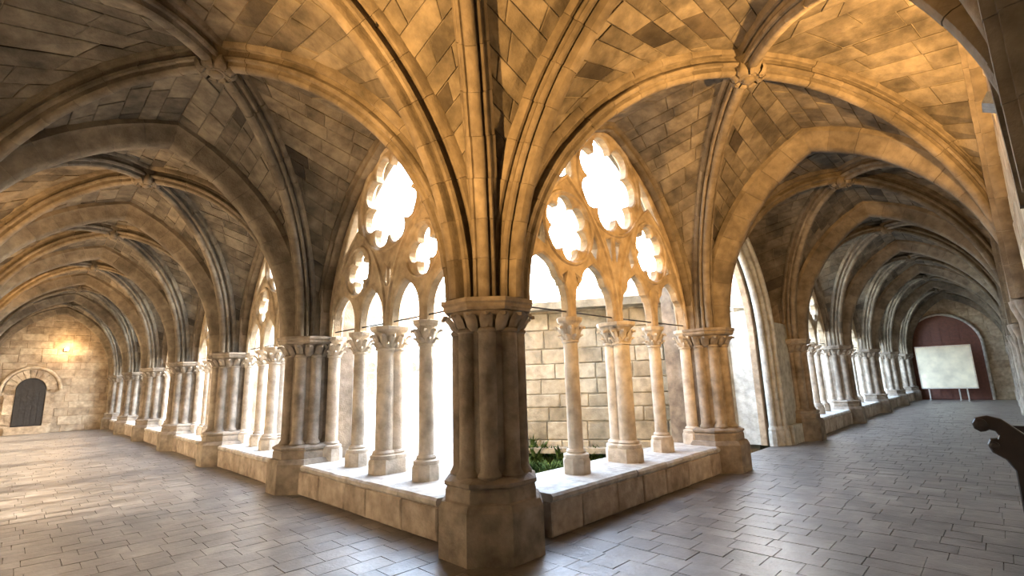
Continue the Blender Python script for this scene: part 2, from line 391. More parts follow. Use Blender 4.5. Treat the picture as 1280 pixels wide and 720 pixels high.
def vault(label, P00, P10, P01, P11, apex, boss, split, blabel, riblabels, win=None, rmat=None):
    """P00,P10 = window side (near, far); P01,P11 = outer side; apex = z of (window, outer, near, far) boundary arches; boss z"""
    c = [(P00[i]+P10[i]+P01[i]+P11[i])/4 for i in (0, 1)]; B = (c[0], c[1], boss)
    mid = lambda a, b, z: ((a[0]+b[0])/2, (a[1]+b[1])/2, z)
    diag = {p: HalfArc(p, B) for p in (P00, P10, P01, P11)}
    L = []; back = G()
    W0, W1 = win or (P00, P10)
    for (a, b, z, da, db) in ((W0, W1, apex[0], P00, P10), (P01, P11, apex[1], P01, P11), (P00, P01, apex[2], P00, P01), (P10, P11, apex[3], P10, P11)):
        q = mid(a, b, z)
        for s, dg_ in ((a, da), (b, db)): web_half(HalfArc(s, q), diag[dg_], L, back)
    root = tag(back.build('ceiling', M_MORT), label, 'vault', kind='structure')
    L.sort(key=lambda q: (not visible(q[0], 40), (q[0]-Vector((0, 0, EYE))).length))
    lim = 300 if split else 0; far = G()
    for i, (cc, v) in enumerate(L):
        g = G() if i < lim else far; g.add(v, BLK)
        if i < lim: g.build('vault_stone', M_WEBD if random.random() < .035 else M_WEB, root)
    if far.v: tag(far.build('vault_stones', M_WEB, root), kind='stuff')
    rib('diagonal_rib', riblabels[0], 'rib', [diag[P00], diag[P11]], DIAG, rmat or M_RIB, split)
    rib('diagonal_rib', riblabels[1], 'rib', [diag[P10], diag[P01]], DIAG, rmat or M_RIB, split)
    # carved boss
    t = thing('vault_boss', blabel, 'boss', (B[0], B[1], boss-.33), 0)
    part('core', BOSS_CORE, t); 
    for k in range(8): part('leaf', BOSS_LEAF, t, (0, 0, 0), k*PI/4)
    part('rosette', BOSS_ROSE, t)
    return diag
g = G(); g.lathe([(.02, .0), (.10, .005), (.13, .04), (.17, .07), (.19, .13), (.19, .36)], 16); BOSS_CORE = g.me('core', M_RIB, 40)
def leafmesh(name, r0, z0, pts, wid, mat):
    """curled leaf: pts = (r,z) spine, wid = half widths"""
    g = G(); rings = []
    for (r, z), wd in zip(pts, wid): rings.append([Vector((r0+r-.006, -wd, z0+z)), Vector((r0+r+.012, -wd*.5, z0+z)), Vector((r0+r+.022, 0, z0+z+.004)), Vector((r0+r+.012, wd*.5, z0+z)), Vector((r0+r-.006, wd, z0+z)), Vector((r0+r-.018, 0, z0+z))])
    g.sweep(rings); return g.me(name, mat, 50)
BOSS_LEAF = leafmesh('leaf', .10, .0, [(.0, .02), (.05, -.01), (.09, .02), (.11, .08), (.09, .15)], [.02, .05, .065, .05, .02], M_RIB)
g = G(); g.lathe([(.015, -.04), (.05, -.035), (.075, -.015), (.08, .01), (.06, .02)], 10); BOSS_ROSE = g.me('rosette', M_RIB, 40)

# left gallery bays
for k in range(6):
    a, b = LY[k], LY[k+1]; sp = k < 2; o = ORD[k]
    vault(f'{"grey-brown" if k < 1 else "brown"} stone vault of the {o} bay from the corner pier, {GALS["L"]}',
          (XP, a if k else YP), (XP, b), (XO, a if k else YP), (XO, b), (5.36, 5.36, 5.5, 5.5), 5.6, sp,
          f'carved boss at the crown of {o} vault from corner pier, {GALS["L"]}',
          (f'diagonal rib of the {o} vault from corner pier, rising from its nearer pier, {GALS["L"]}', f'diagonal rib of the {o} vault from corner pier, rising from its farther pier, {GALS["L"]}'), ((XW, a), (XW, b)))
for k in range(6):
    a, b = RX[k], RX[k+1]; sp = k < 2; o = ORD[k]
    vault(f'golden stone vault of the {o} bay from the corner pier, {GALS["R"]}',
          (a if k else XP, YP), (b, YP), (a if k else XP, YO), (b, YO), (5.62, 5.55, 5.5, 5.5), 5.6, sp,
          f'carved boss at the crown of {o} vault from corner pier, {GALS["R"]}',
          (f'diagonal rib of the {o} vault from corner pier, rising from its nearer pier, {GALS["R"]}', f'diagonal rib of the {o} vault from corner pier, rising from its farther pier, {GALS["R"]}'), ((a, YW), (b, YW)))
vault('golden stone vault of the corner bay above the corner pier', (XP, YP), (XP, YO), (XO, YP), (XO, YO), (5.5, 5.5, 5.5, 5.5), 5.62, True,
      'carved boss at the crown of the corner bay vault', ('diagonal rib rising straight up from the corner pier over the corner bay', 'diagonal rib crossing the corner bay vault from outer wall to outer wall'))
# transverse arches
_ar = [(-.18, -.04), (-.18, .045), (-.155, .075), (-.125, .075), (-.105, .05), (-.088, .07), (-.09, .13), (-.122, .15), (-.138, .185), (-.125, .22), (-.095, .23), (-.07, .205), (-.06, .24), (-.07, .275), (-.055, .31), (-.025, .325)]
ARCH2 = _ar+[(-a, b) for a, b in reversed(_ar)]
def trans(P, Q, z, label, split, prof=TRANS):
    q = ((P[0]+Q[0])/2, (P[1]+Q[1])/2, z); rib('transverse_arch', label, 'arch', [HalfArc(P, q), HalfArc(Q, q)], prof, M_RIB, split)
for k, y in enumerate(LY):
    y = y if k else YP
    trans((XP, y), (XO, y), 5.5, 'moulded transverse arch from corner pier opening into the dark-door gallery' if k == 0 else f'moulded transverse arch springing from {ORD[k-1]} pier after the corner pier, {GALS["L"]}', k < 3, TRANS if k else ARCH2)
for k, x in enumerate(RX):
    x = x if k else XP
    trans((x, YP), (x, YO), 5.5, 'moulded transverse arch from corner pier opening into the cream-board gallery' if k == 0 else f'moulded transverse arch springing from {ORD[k-1]} pier after the corner pier, {GALS["R"]}', k < 3, TRANS if k else ARCH2)

# ------------------------------------------------------------------ piers and columns
NSH = 8
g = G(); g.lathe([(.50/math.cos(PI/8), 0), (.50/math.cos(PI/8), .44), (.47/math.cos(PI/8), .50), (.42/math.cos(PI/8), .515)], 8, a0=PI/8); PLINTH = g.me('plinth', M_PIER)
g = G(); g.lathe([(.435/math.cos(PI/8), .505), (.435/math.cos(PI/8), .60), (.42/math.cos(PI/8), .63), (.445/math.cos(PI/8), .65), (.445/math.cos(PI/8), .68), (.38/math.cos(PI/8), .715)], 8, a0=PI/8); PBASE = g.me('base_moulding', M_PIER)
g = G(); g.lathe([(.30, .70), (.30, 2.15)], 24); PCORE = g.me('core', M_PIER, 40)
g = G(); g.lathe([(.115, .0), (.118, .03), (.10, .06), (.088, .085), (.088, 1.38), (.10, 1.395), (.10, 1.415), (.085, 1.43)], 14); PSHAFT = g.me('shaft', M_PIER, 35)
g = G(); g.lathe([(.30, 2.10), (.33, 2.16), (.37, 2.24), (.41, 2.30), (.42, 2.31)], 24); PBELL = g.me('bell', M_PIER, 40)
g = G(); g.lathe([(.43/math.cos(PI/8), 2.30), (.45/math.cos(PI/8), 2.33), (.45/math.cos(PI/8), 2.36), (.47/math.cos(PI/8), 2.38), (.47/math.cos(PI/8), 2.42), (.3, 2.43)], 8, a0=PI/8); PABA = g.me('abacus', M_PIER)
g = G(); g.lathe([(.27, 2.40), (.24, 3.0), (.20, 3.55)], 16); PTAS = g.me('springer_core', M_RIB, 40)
PLEAF = leafmesh('leaf', .30, 2.10, [(.03, .0), (.075, .05), (.10, .10), (.14, .15), (.17, .17), (.175, .14)], [.045, .06, .065, .06, .045, .02], M_PIER)
BACKB = G().box((0, .36, 1.9), (.56, .62, 3.8)).me('wall_block', M_PIER)
def pier(name, loc, label, cat='pier', back=0):
    t = thing(name, label, cat, (loc[0], loc[1], 0), PI/4)
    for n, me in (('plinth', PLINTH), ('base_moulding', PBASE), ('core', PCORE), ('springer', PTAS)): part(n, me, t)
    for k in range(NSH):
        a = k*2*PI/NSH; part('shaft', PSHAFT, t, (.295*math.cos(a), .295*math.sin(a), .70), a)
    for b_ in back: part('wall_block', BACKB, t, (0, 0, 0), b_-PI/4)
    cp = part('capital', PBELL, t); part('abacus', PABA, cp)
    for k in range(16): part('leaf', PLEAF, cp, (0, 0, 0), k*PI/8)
    return t
pier('corner_pier', (XP, YP), 'dark brown clustered stone pier at the corner where both galleries meet', back=(-PI/4,))
for k in range(1, 7): pier('clustered_pier', (XP, LY[k]), f'clustered stone pier, {ORD[k-1]} after the corner pier, {GALS["L"]}', back=(-PI/2,))
for k in range(1, 7): pier('clustered_pier', (RX[k], YP), f'clustered stone pier, {ORD[k-1]} after the corner pier, {GALS["R"]}', back=(0,))

def col_meshes(r, tagn, h0, wide):
    """round column: octagonal base, torus, shaft, capital (local, z from sill)"""
    zt = ZS-ZSILL; ch = .32; o = {}
    R = wide; c8 = math.cos(PI/8)
    o['base'] = G().lathe([(R/c8, 0), (R/c8, .16), (R*.93/c8, .19)], 8, a0=PI/8).lathe([(R*.95, .185), (R, .205), (R*.98, .235), (r*1.25, .25), (r*1.3, .27), (r*1.15, .295), (r, .30)], 20).me('base', M_COL, 35)
    o['shaft'] = G().lathe([(r, .295), (r*.97, zt-ch-.02), (r*1.15, zt-ch-.015), (r*1.18, zt-ch+.01), (r, zt-ch+.02)], 20).me('shaft', M_COL, 35)
    o['bell'] = G().lathe([(r*.98, zt-ch+.01), (r*1.05, zt-ch+.1), (r*1.3, zt-.1), (r*1.55, zt-.065)], 18).me('capital', M_COL, 40)
    o['abacus'] = G().lathe([(r*1.5/c8, zt-.075), (r*1.66/c8, zt-.05), (r*1.7/c8, zt-.005), (r*1.5/c8, zt)], 8, a0=PI/8).me('abacus', M_COL)
    o['leaf'] = leafmesh('leaf', r*.85, zt-ch, [(.0, .02), (.03, .08), (.05, .13), (.085, .185), (.105, .20), (.11, .165)], [.03, .045, .05, .045, .032, .012], M_COL)
    o['leaf2'] = leafmesh('leaf', r*.85, zt-ch, [(.0, .0), (.025, .03), (.05, .07), (.07, .09), (.075, .065)], [.02, .035, .035, .026, .01], M_COL)
    return o
CSM = col_meshes(.098, 's', 0, .165); CBG = col_meshes(.125, 'b', 0, .19)
g = G()
for sx in (-1, 1): pass
MIDS = G().box((0, 0, (.30+1.70)/2-.0), (.17, .30, 1.42)).me('mullion_core', M_COL)
def column(loc, label, group, rot, big):
    t = thing('mullion_pier' if big else 'colonnette', label, 'column', (loc[0], loc[1], ZSILL), rot, group)
    offs = [(0, .075, 0), (0, -.075, 0)] if big else [(0, 0, 0)]
    S = CBG if big else CSM
    if big: part('mullion_core', MIDS, t)
    for p in offs:
        part('base', S['base'], t, p); part('shaft', S['shaft'], t, p); c = part('capital', S['bell'], t, p); part('abacus', S['abacus'], c)
        for k in range(8): part('leaf', S['leaf'], c, (0, 0, 0), k*PI/4)
        for k in range(8): part('leaf', S['leaf2'], c, (0, 0, 0), k*PI/4+PI/8)
    return t
PORTAL = 1                                  # right-gallery bay that is a doorway to the pavilion
LS, RS = .885, 1.118
def window_columns(gal, k, c, s):
    o = ORD[k]; near = ('nearer to', 'farther from')
    for i in (-2, 2):
        p = (XW, c+i*s) if gal == 'L' else (c+i*s, YW)
        column(p, f'jamb column against the pier {near[0] if i < 0 else near[1]} the corner pier, {o} tracery window, {GALS[gal]}', None, 0 if gal == 'R' else PI/2, False)
    for i in (-1, 0, 1):
        p = (XW, c+i*s) if gal == 'L' else (c+i*s, YW)
        lb = f'thick double column in middle of {o} tracery window after corner pier, {GALS["L" if gal == "L" else "R"]}' if i == 0 else f'slender column {near[0] if i < 0 else near[1]} the corner pier, {o} tracery window, {GALS[gal]}'
        column(p, lb, None, 0 if gal == 'R' else PI/2, i == 0)
for k in range(6): window_columns('L', k, (LY[k]+LY[k+1])/2, LS)
for k in range(6):
    if k != PORTAL: window_columns('R', k, (RX[k]+RX[k+1])/2, RS)

# ------------------------------------------------------------------ tracery windows
def tracery(n, gal, k, c, L, s, apexz, label):
    A = L/2-.10; z0 = ZS-.02; T = .08
    O, u, nv = ((XW, c, 0), (0, 1, 0), (1, 0, 0)) if gal == 'L' else ((c, YW, 0), (1, 0, 0), (0, 1, 0)); cw = c; c = 0
    zl, cusp = (3.04, 0) if gal == 'L' else (3.22, .055)
    out = arch2d(c, A, z0, apexz-z0, 18)                   # from left springer over apex to right springer
    # underside: four lancets cut from the right to the left
    low = []
    edges = [(s+.085, 2*s-.05), (.125, s-.085), (-(s-.085), -.125), (-(2*s-.05), -(s+.085))]
    for a, b in edges:
        m = (a+b)/2; h = (b-a)/2; zsp = z0+.16; pl = arch2d(c+m, h, zsp, zl-zsp, 12)
        if cusp:
            q = []; N = len(pl)-1
            for i, (x, z) in enumerate(pl):
                v = i/N; v = min(v, 1-v)*2; d = cusp*max(0, 1-abs(v-.52)/.2)**1.4; dx = c+m-x; dz = zsp+.2-z; l = math.hypot(dx, dz) or 1
                q.append((x+dx/l*d, z+dz/l*d))
            pl = q
        low += [(c+b, z0)]+list(reversed(pl))+[(c+a, z0)]
    holes = []; rims = []
    if gal == 'L':
        bz, bR = 4.38, .76; holes.append(foil(c, bz, 8, bR, .545, PI/2+PI/8)); rims.append([(c+(bR+.06)*math.cos(a*PI/18), bz+(bR+.06)*math.sin(a*PI/18)) for a in range(36)])
        qz, qR, qn, qd = 3.39, .345, 4, .197
    else:
        bz, bR = 4.62, .78; holes.append(foil(c, bz, 7, bR, .535, PI/2+.25)); rims.append([(c+(bR+.06)*math.cos(a*PI/18), bz+(bR+.06)*math.sin(a*PI/18)) for a in range(36)])
        qz, qR, qn, qd = 3.68, .47, 6, .303
    for e in (-1, 1):
        holes.append(foil(c+e*s, qz, qn, qR, qd, PI/2 if gal == 'L' else PI/2+.1))
        rims.append([(c+e*s+(qR+.05)*math.cos(a*PI/14), qz+(qR+.05)*math.sin(a*PI/14)) for a in range(28)])
        if gal == 'L':
            holes.append([(c+e*x, z) for x, z in ((.98, 4.55), (1.20, 4.22), (1.42, 3.72), (1.24, 3.86), (1.05, 3.96), (.95, 4.05), (.97, 4.3))])
            holes.append([(c+e*x, z) for x, z in ((0.07, 3.36), (.10, 3.12), (.03, 3.05), (.02, 3.3))])
        else:
            holes.append([(c+e*x, z) for x, z in ((.90, 5.02), (1.20, 4.74), (1.46, 4.38), (1.70, 3.98), (1.5, 4.22), (1.22, 4.42), (1.02, 4.43), (.95, 4.52), (.97, 4.75))])
            holes.append([(c+e*x, z) for x, z in ((1.66, 3.70), (1.76, 3.42), (1.62, 3.36), (1.60, 3.55))])
            holes.append([(c+e*x, z) for x, z in ((.50, 3.70), (.60, 3.42), (.48, 3.30), (.42, 3.50))])
            holes.append([(c+e*x, z) for x, z in ((.05, 3.72), (.20, 3.68), (.09, 3.38), (.05, 3.36))])
            for q in (-1, 1): holes.append([(c+e*s+q*x, z) for x, z in ((.10, 3.02), (.17, 2.98), (.15, 2.86))])
    root = tag(plate(f'window_{n}', [out+low]+holes, T, .025, O, u, nv, M_TRAC), label, 'window', kind='structure')
    # roll mouldings on both faces, around circles and the two sub-arches
    W = lambda x, z, d: Vector(O)+Vector(u)*x+Vector((0, 0, z))+Vector(nv)*d
    for rm in rims:
        g = G()
        for d in (-T, T): g.tube([W(x, z, d) for x, z in rm], .032, 6, True, Vector(nv))
        g.build('circle_moulding', M_TRAC, root, 50)
    for e in (-1, 1):
        g = G(); sz = 4.02 if gal == 'L' else 4.42
        for d in (-T, T): g.tube([W(x, z, d) for x, z in arch2d(c+e*s, s-.02, z0+.02, sz-z0, 12)], .034, 6, False, Vector(nv))
        g.build('arch_moulding', M_TRAC, root, 50)
    # moulded wall arch around the window, inside and garden side
    g = G()
    for sgn in (0, 1):
        for hd in (-1, 1):
            a = (cw-hd*L/2); P = (XW, a) if gal == 'L' else (a, YW); Q = (XW, cw, apexz+.06) if gal == 'L' else (cw, YW, apexz+.06)
            h = HalfArc(P, Q, ZS, .12); off = Vector(nv)*(-.13 if sgn == 0 else .13); h.P = h.P+off
            g2 = voussoirs(h, FORM, None, M_RIB, False); g.add(g2.v, g2.f)
    g.build('wall_arch', M_RIB, root, 40)
    g = G(); g.tube([W(c-L/2+.3, 2.50, -.02), W(c, 2.488, -.02), W(c+L/2-.3, 2.50, -.02)], .011, 6); g.build('tie_rod', M_IRON, root)
    return root
wn = 0
for k in range(6):
    wn += 1; tracery(wn, 'L', k, (LY[k]+LY[k+1])/2, LY[k+1]-LY[k], LS, 5.34, f'{ORD[k]} stone tracery window after the corner pier, eight-lobed rose, {GALS["L"]}')
for k in range(6):
    if k == PORTAL: continue
    wn += 1; tracery(wn, 'R', k, (RX[k]+RX[k+1])/2, RX[k+1]-RX[k], RS, 5.58, f'{ORD[k]} stone tracery window after the corner pier, seven-lobed rose, {GALS["R"]}')

# garden-side wall above the windows
TOP = 6.3
def wall_outline(e0, e1, arches):
    p = [(e0, TOP), (e0, ZS)]
    for c, A, rise in arches: p += [(x, z) for x, z in arch2d(c, A, ZS, rise, 16)]
    return [p+[(e1, ZS), (e1, TOP)]]
plate('wall_left_garden', wall_outline(LY[0]-.1, ENDY, [((LY[k]+LY[k+1])/2, (LY[k+1]-LY[k])/2-.05, 5.36-ZS) for k in range(6)]), .07, .01, (XW+.06, 0, 0), (0, 1, 0), (1, 0, 0), M_WALL)
tag(bpy.data.objects['wall_left_garden'], 'stone wall over the tracery windows, dark-door gallery', 'wall', kind='structure')
ar = [((RX[k]+RX[k+1])/2, (RX[k+1]-RX[k])/2-.05, 5.6-ZS) for k in range(6)]
PC, PA = 10.75, 1.42
p = [(RX[0]-.08, TOP), (RX[0]-.08, ZS)]
for k in range(6):
    if k == PORTAL:
        p += [(RX[1]+.1, ZS), (RX[1]+.1, 0), (PC-PA, 0)]+arch2d(PC, PA, 2.5, 2.35, 14)+[(PC+PA, 0), (RX[2]-.1, 0), (RX[2]-.1, ZS)]
    else: p += arch2d(ar[k][0], ar[k][1], ZS, ar[k][2], 16)
p += [(ENDX, ZS), (ENDX, TOP)]
tag(plate('wall_right_garden', [p], .07, .01, (0, YW+.06, 0), (1, 0, 0), (0, 1, 0), M_WALL), 'stone wall over tracery windows and pavilion doorway, cream-board gallery', 'wall', kind='structure')

# doorway to the pavilion: three moulded orders with jamb shafts
t = thing('portal_arch', 'grey moulded stone archway leading from the gallery into the garden pavilion', 'archway', (PC, YW, 0))
for i in range(3):
    A = PA+.02+.16*i; yy = YW-.16-.05*(2-i)*0-.07*i
    for e, nm in ((-1, 'l'), (1, 'r')):
        g = G(); a = arch2d(PC, A, 2.5, 2.35+.12*i, 16); n = len(a)//2+1
        half = a[:n] if e < 0 else list(reversed(a[n-1:]))
        pts = [(PC+e*A, .42), (PC+e*A, 1.2), (PC+e*A, 2.0)]+half
        g.tube([Vector((x, yy, z)) for x, z in pts], .075, 10, False, Vector((0, 1, 0))); g.build('moulding', M_PORT, t, 50)
        g = G(); g.lathe([(.11, 0), (.11, .28), (.10, .32), (.105, .36), (.08, .43)], 8, (PC+e*A, yy, 0)); g.build('jamb_base', M_PORT, t)
    g = G()
for e in (-1, 1):
    x0, x1 = (PC+PA+.45, RX[2]-.2) if e > 0 else (RX[1]+.3, PC-PA-.3)
    if x1 > x0+.1:
        g = G(); g.box(((x0+x1)/2, YW-.18, .21), (x1-x0, .56, .42)); g.build('jamb_plinth', M_PORT, t)
        g = G(); g.box(((x0+x1)/2, YW-.13, 1.6), (x1-x0, .40, 2.4)); g.build('jamb_wall', M_PORT, t)

g = G(); g.box(((PC+PA+.03+RX[2]-.1)/2, YW+.33, 1.55), (RX[2]-.13-PC-PA, .52, 3.1)); g.build('reveal', M_PORT, t)

# ------------------------------------------------------------------ parapets
def parapet(gal, k, a, b, label):
    root = thing('parapet', label, 'parapet', ((XW, (a+b)/2, 0) if gal == 'L' else ((a+b)/2, YW, 0)))
    f = XW-.52 if gal == 'L' else YW-.50
    ux, nz = ((0, 1, 0), (-1, 0, 0)) if gal == 'L' else ((1, 0, 0), (0, -1, 0))
    O = (f, a, 0) if gal == 'L' else (a, f, 0)
    g = G()
    if gal == 'L': g.box((f+.45, (a+b)/2, .165), (.86, b-a, .33))
    else: g.box(((a+b)/2, f+.45, .165), (b-a, .86, .33))
    g.build('rubble_core', M_PARA, root)
    ashlar(root, M_PARA, O, ux, nz, b-a, .345, (.32, .36), (.5, .95), t=.06, proud=.012)
    x = a
    while x < b-.01:
        w_ = random.uniform(.6, 1.0); y = b if b-x-w_ < .35 else x+w_; g = G(); ov = random.uniform(.0, .025)
        c = Vector(((x+y)/2, 0, 0)); lo = f-ov-.015; hi = f+.92
        n = 5; pr = []
        for i in range(n+1):
            q = x+.004+(y-x-.008)*i/n; e = random.uniform(-.02, .012) if 0 < i < n else 0
            pr.append([(lo-e*.5+.02, .345), (lo-e, .37), (lo-e, .405+e*.3), (lo+.025-e*.6, ZSILL), (hi-.02, ZSILL), (hi, .40), (hi, .345)])
        g.sweep([[Vector((p[0], x+.004+(y-x-.008)*i/n, p[1])) if gal == 'L' else Vector((x+.004+(y-x-.008)*i/n, p[0], p[1])) for p in pr[i]] for i in range(n+1)])
        g.build('coping_slab', M_COPE, root); x = y
for k in range(6): parapet('L', k, LY[k]+.3, LY[k+1]-.3, f'low stone parapet with pale coping, {ORD[k]} bay after the corner pier, {GALS["L"]}')
for k in range(6):
    if k != PORTAL: parapet('R', k, RX[k]+.3, RX[k+1]-.3, f'low stone parapet with pale coping, {ORD[k]} bay after the corner pier, {GALS["R"]}')

def roof(label, c, d): return tag(G().box(c, d).build('roof', M_TILE), label, 'roof', kind='structure')
roof('tiled roof over the dark-door gallery', ((XO+XW)/2-.1, (ENDY+YW)/2, 6.2), (XW-XO+.35, ENDY-YW+.8, .25))
roof('tiled roof over the cream-board gallery and corner bay', ((XO+ENDX)/2, (YO+YW)/2-.1, 6.2), (ENDX-XO+.8, YW-YO+.35, .25))

# ------------------------------------------------------------------ outer walls, responds, end walls
def wallbox(name, label, c, d): return tag(G().box(c, d).build(name, M_WALL), label, 'wall', kind='structure')
w1 = wallbox('wall_left_outer', 'long outer stone wall facing the tracery windows, dark-door gallery', (XO-.25, (ENDY+YO)/2, 3.1), (.4, ENDY-YO+.8, 6.6))
w2 = wallbox('wall_right_outer', 'long outer stone wall facing the tracery windows, cream-board gallery', ((ENDX+XO)/2, YO-.25, 3.1), (ENDX-XO+.8, .4, 6.6))
ashlar(w2, M_WALL, (XO, YO-.06, 0), (1, 0, 0), (0, 1, 0), ENDX-XO, 5.5, (.3, .42), (.5, 1.0), limit=160)
ashlar(w1, M_WALL, (XO-.06, YO, 0), (0, 1, 0), (1, 0, 0), ENDY-YO, 5.5, (.3, .42), (.5, 1.0), limit=120)
def wall_rib(P, Q, z, wall):
    q = ((P[0]+Q[0])/2, (P[1]+Q[1])/2, z)
    for s_ in (P, Q): voussoirs(HalfArc(s_, q), FORM, None, M_RIB, False).build('wall_rib', M_RIB, wall, 40)
for k in range(6):
    wall_rib((XO, LY[k] if k else YP), (XO, LY[k+1]), 5.36, w1); wall_rib((RX[k] if k else XP, YO), (RX[k+1], YO), 5.55, w2)
wall_rib((XO, YO), (XO, YP), 5.5, w1); wall_rib((XO, YO), (XP, YO), 5.5, w2)
RESP = G().lathe([(.12, 0), (.12, .42), (.10, .48), (.075, .54), (.075, 2.14), (.09, 2.2), (.125, 2.33), (.13, 2.40), (.06, 2.42)], 14).me('shaft', M_PIER, 35)
RESPT = G().lathe([(.14, 2.40), (.12, 3.2)], 12).me('springer', M_RIB, 35)
def respond(loc, rot, label):
    t = thing('wall_respond', label, 'half column', (loc[0], loc[1], 0), rot)
    for dx in (-.15, 0, .15): part('shaft', RESP, t, (dx, -.02 if dx else .03, 0))
    part('springer', RESPT, t)
for k, y in list(enumerate(LY))[1:]: respond((XO, y), -PI/2, f'triple half-column on outer wall opposite {"the corner pier" if k == 0 else ORD[k-1]+" pier after the corner pier"}, {GALS["L"]}')
for k, x in list(enumerate(RX))[1:]: respond((x, YO), 0, f'triple half-column on outer wall opposite {"the corner pier" if k == 0 else ORD[k-1]+" pier after the corner pier"}, {GALS["R"]}')

# left end wall with small arched door
we = wallbox('wall_left_end', 'warm lit stone end wall holding the small dark arched door', ((XO+XW)/2, ENDY+.25, 3), (XW-XO+1, .4, 6.4))
dx, dA = .50, .47
sk = lambda a, z, w_, h: abs(a+XO-dx) < dA+.12+w_*.7 and z < 2.7 and ((abs(a+XO-dx) < dA+.1) or z < 1.9 or math.hypot(a+XO-dx, z-1.75) < .95)
ashlar(we, M_WALL, (XO, ENDY+.06, 0), (1, 0, 0), (0, -1, 0), XW-XO+.4, 5.6, (.28, .4), (.45, .9), skip=sk, limit=200)
d = tag(plate('door_1', [[(dx-dA, .32)]+arch2d(dx, dA, 1.85, .52, 10)+[(dx+dA, .32)]], .03, .005, (0, ENDY-.0, 0), (1, 0, 0), (0, -1, 0), M_DARK), 'small dark arched wooden door in the warm end wall', 'door', kind='structure')
for i in range(5): G().box((dx-dA+.095+i*.188, ENDY-.035, 1.08), (.17, .02, 1.48)).build('plank', M_DARK, d)
G().box((dx, ENDY-.12, .16), (1.3, .3, .31)).build('door_step', M_WALL, d)
# voussoirs around the door
for i in range(11):
    a0, a1 = PI*i/11+.02, PI*(i+1)/11-.02; g = G()
    v = []
    for yy in (ENDY+.05, ENDY-.07):
        for a, r in ((a0, dA+.02), (a1, dA+.02), (a1, dA+.36), (a0, dA+.36)): v.append(Vector((dx+r*math.cos(a), yy, 1.85+1.05*r*math.sin(a))))
    g.add(v, [(0, 1, 2, 3), (7, 6, 5, 4), (0, 4, 5, 1), (1, 5, 6, 2), (2, 6, 7, 3), (3, 7, 4, 0)]); g.build('voussoir', M_WALL, d)
for e in (-1, 1):
    for j in range(4): G().box((dx+e*(dA+.17), ENDY-.01, .2+.42*j), (.30, .13, .40)).build('jamb_block', M_WALL, d)
# hood moulding over the door
g = G(); g.tube([Vector((dx+.95*math.cos(a*PI/16), ENDY-.05, 1.8+1.0*math.sin(a*PI/16))) for a in range(17)], .07, 8, False, Vector((0, 1, 0))); g.build('hood_moulding', M_WALL, d, 50)
# right end wall with big brown arched door
wr = wallbox('wall_right_end', 'pale lit end wall around the big brown arched door', (ENDX+.25, (YO+YW)/2, 3), (.4, YW-YO+1, 6.4))
ashlar(wr, M_WALL, (ENDX+.06, YO, 0), (0, 1, 0), (-1, 0, 0), YW-YO, 5.6, (.34, .45), (.6, 1.1), limit=120, skip=lambda a, z, w_, h: abs(a+YO-2.12) < 1.35+w_*.2 and z < 3.9)
dc, dA2 = 2.12, 1.50
d = tag(plate('door_2', [[(dc-dA2, 0)]+arch2d(dc, dA2, 2.75, 1.62, 14)+[(dc+dA2, 0)]], .04, .01, (ENDX-.05, 0, 0), (0, 1, 0), (-1, 0, 0), M_DOOR), 'big brown arched wooden door behind the cream board', 'door', kind='structure')
for i in range(8):
    yy = dc-dA2+.19+i*.374; zt = 2.7 if i in (0, 7) else 3.3 if i in (1, 6) else 3.85
    G().box((ENDX-.105, yy, zt/2), (.025, .355, zt-.05)).build('plank', M_DOOR, d)
g = G(); g.tube([Vector((ENDX-.09, y, z)) for y, z in [(dc-dA2-.05, 0)]+arch2d(dc, dA2+.05, 2.75, 1.66, 14)+[(dc+dA2+.05, 0)]], .07, 8, False, Vector((1, 0, 0))); g.build('arch_moulding', M_COPE, d, 50)
# cream display board on white legs
bx = ENDX-1.0
t = thing('display_board', 'large cream display board standing on legs before the brown door', 'board', (bx, 2.1, 0))
G().box((bx, 2.1, 1.66), (.05, 2.1, 2.08)).build('board', M_PANEL, t)
for zz in (.61, 2.71): G().box((bx, 2.1, zz), (.07, 2.16, .05)).build('frame_rail', M_FRAME, t)
for yy in (1.04, 3.16): G().box((bx, yy, 1.66), (.07, .05, 2.14)).build('frame_stile', M_FRAME, t)
for yy in (1.45, 1.75, 2.9): G().box((bx-.02, yy, .31), (.04, .05, .62)).build('leg', M_COPE, t); G().box((bx-.02, yy, .02), (.6, .07, .04)).build('foot', M_COPE, t)

# ------------------------------------------------------------------ lamps
def flood(loc, aim, power, label, col=(1, .55, .18), size=120, blend=.6, rad=.05, rot=0, house=M_IRON, lname='flood_light'):
    """small grey floodlight on a bracket with its own lamp"""
    t = thing('floodlight', label, 'lamp', loc, rot)
    a = (Vector(aim)-Vector(loc)).normalized(); q = a.to_track_quat('Z', 'Y').to_matrix()
    Lc = Vector(loc)
    g = G(); g.box(Lc-a*.05, (.17, .12, .08), q); g.build('housing', house, t)
    g = G(); g.box(Lc+a*.004, (.14, .09, .008), q); g.build('lens', M_LENS, t)
    g = G(); g.box(Lc-a*.05-Vector((0, 0, .13)), (.04, .04, .2)); g.build('bracket', M_IRON, t)
    l = bpy.data.lights.new(lname, 'SPOT'); l.energy = power; l.color = col; l.spot_size = math.radians(size); l.spot_blend = blend; l.shadow_soft_size = rad
    lo = bpy.data.objects.new(lname, l); C.objects.link(lo); lo.parent = t; lo.matrix_parent_inverse = t.matrix_world.inverted()
    lo.matrix_world = Matrix.Translation(Lc+a*.06) @ (-a).to_track_quat('Z', 'Y').to_matrix().to_4x4()
    return t
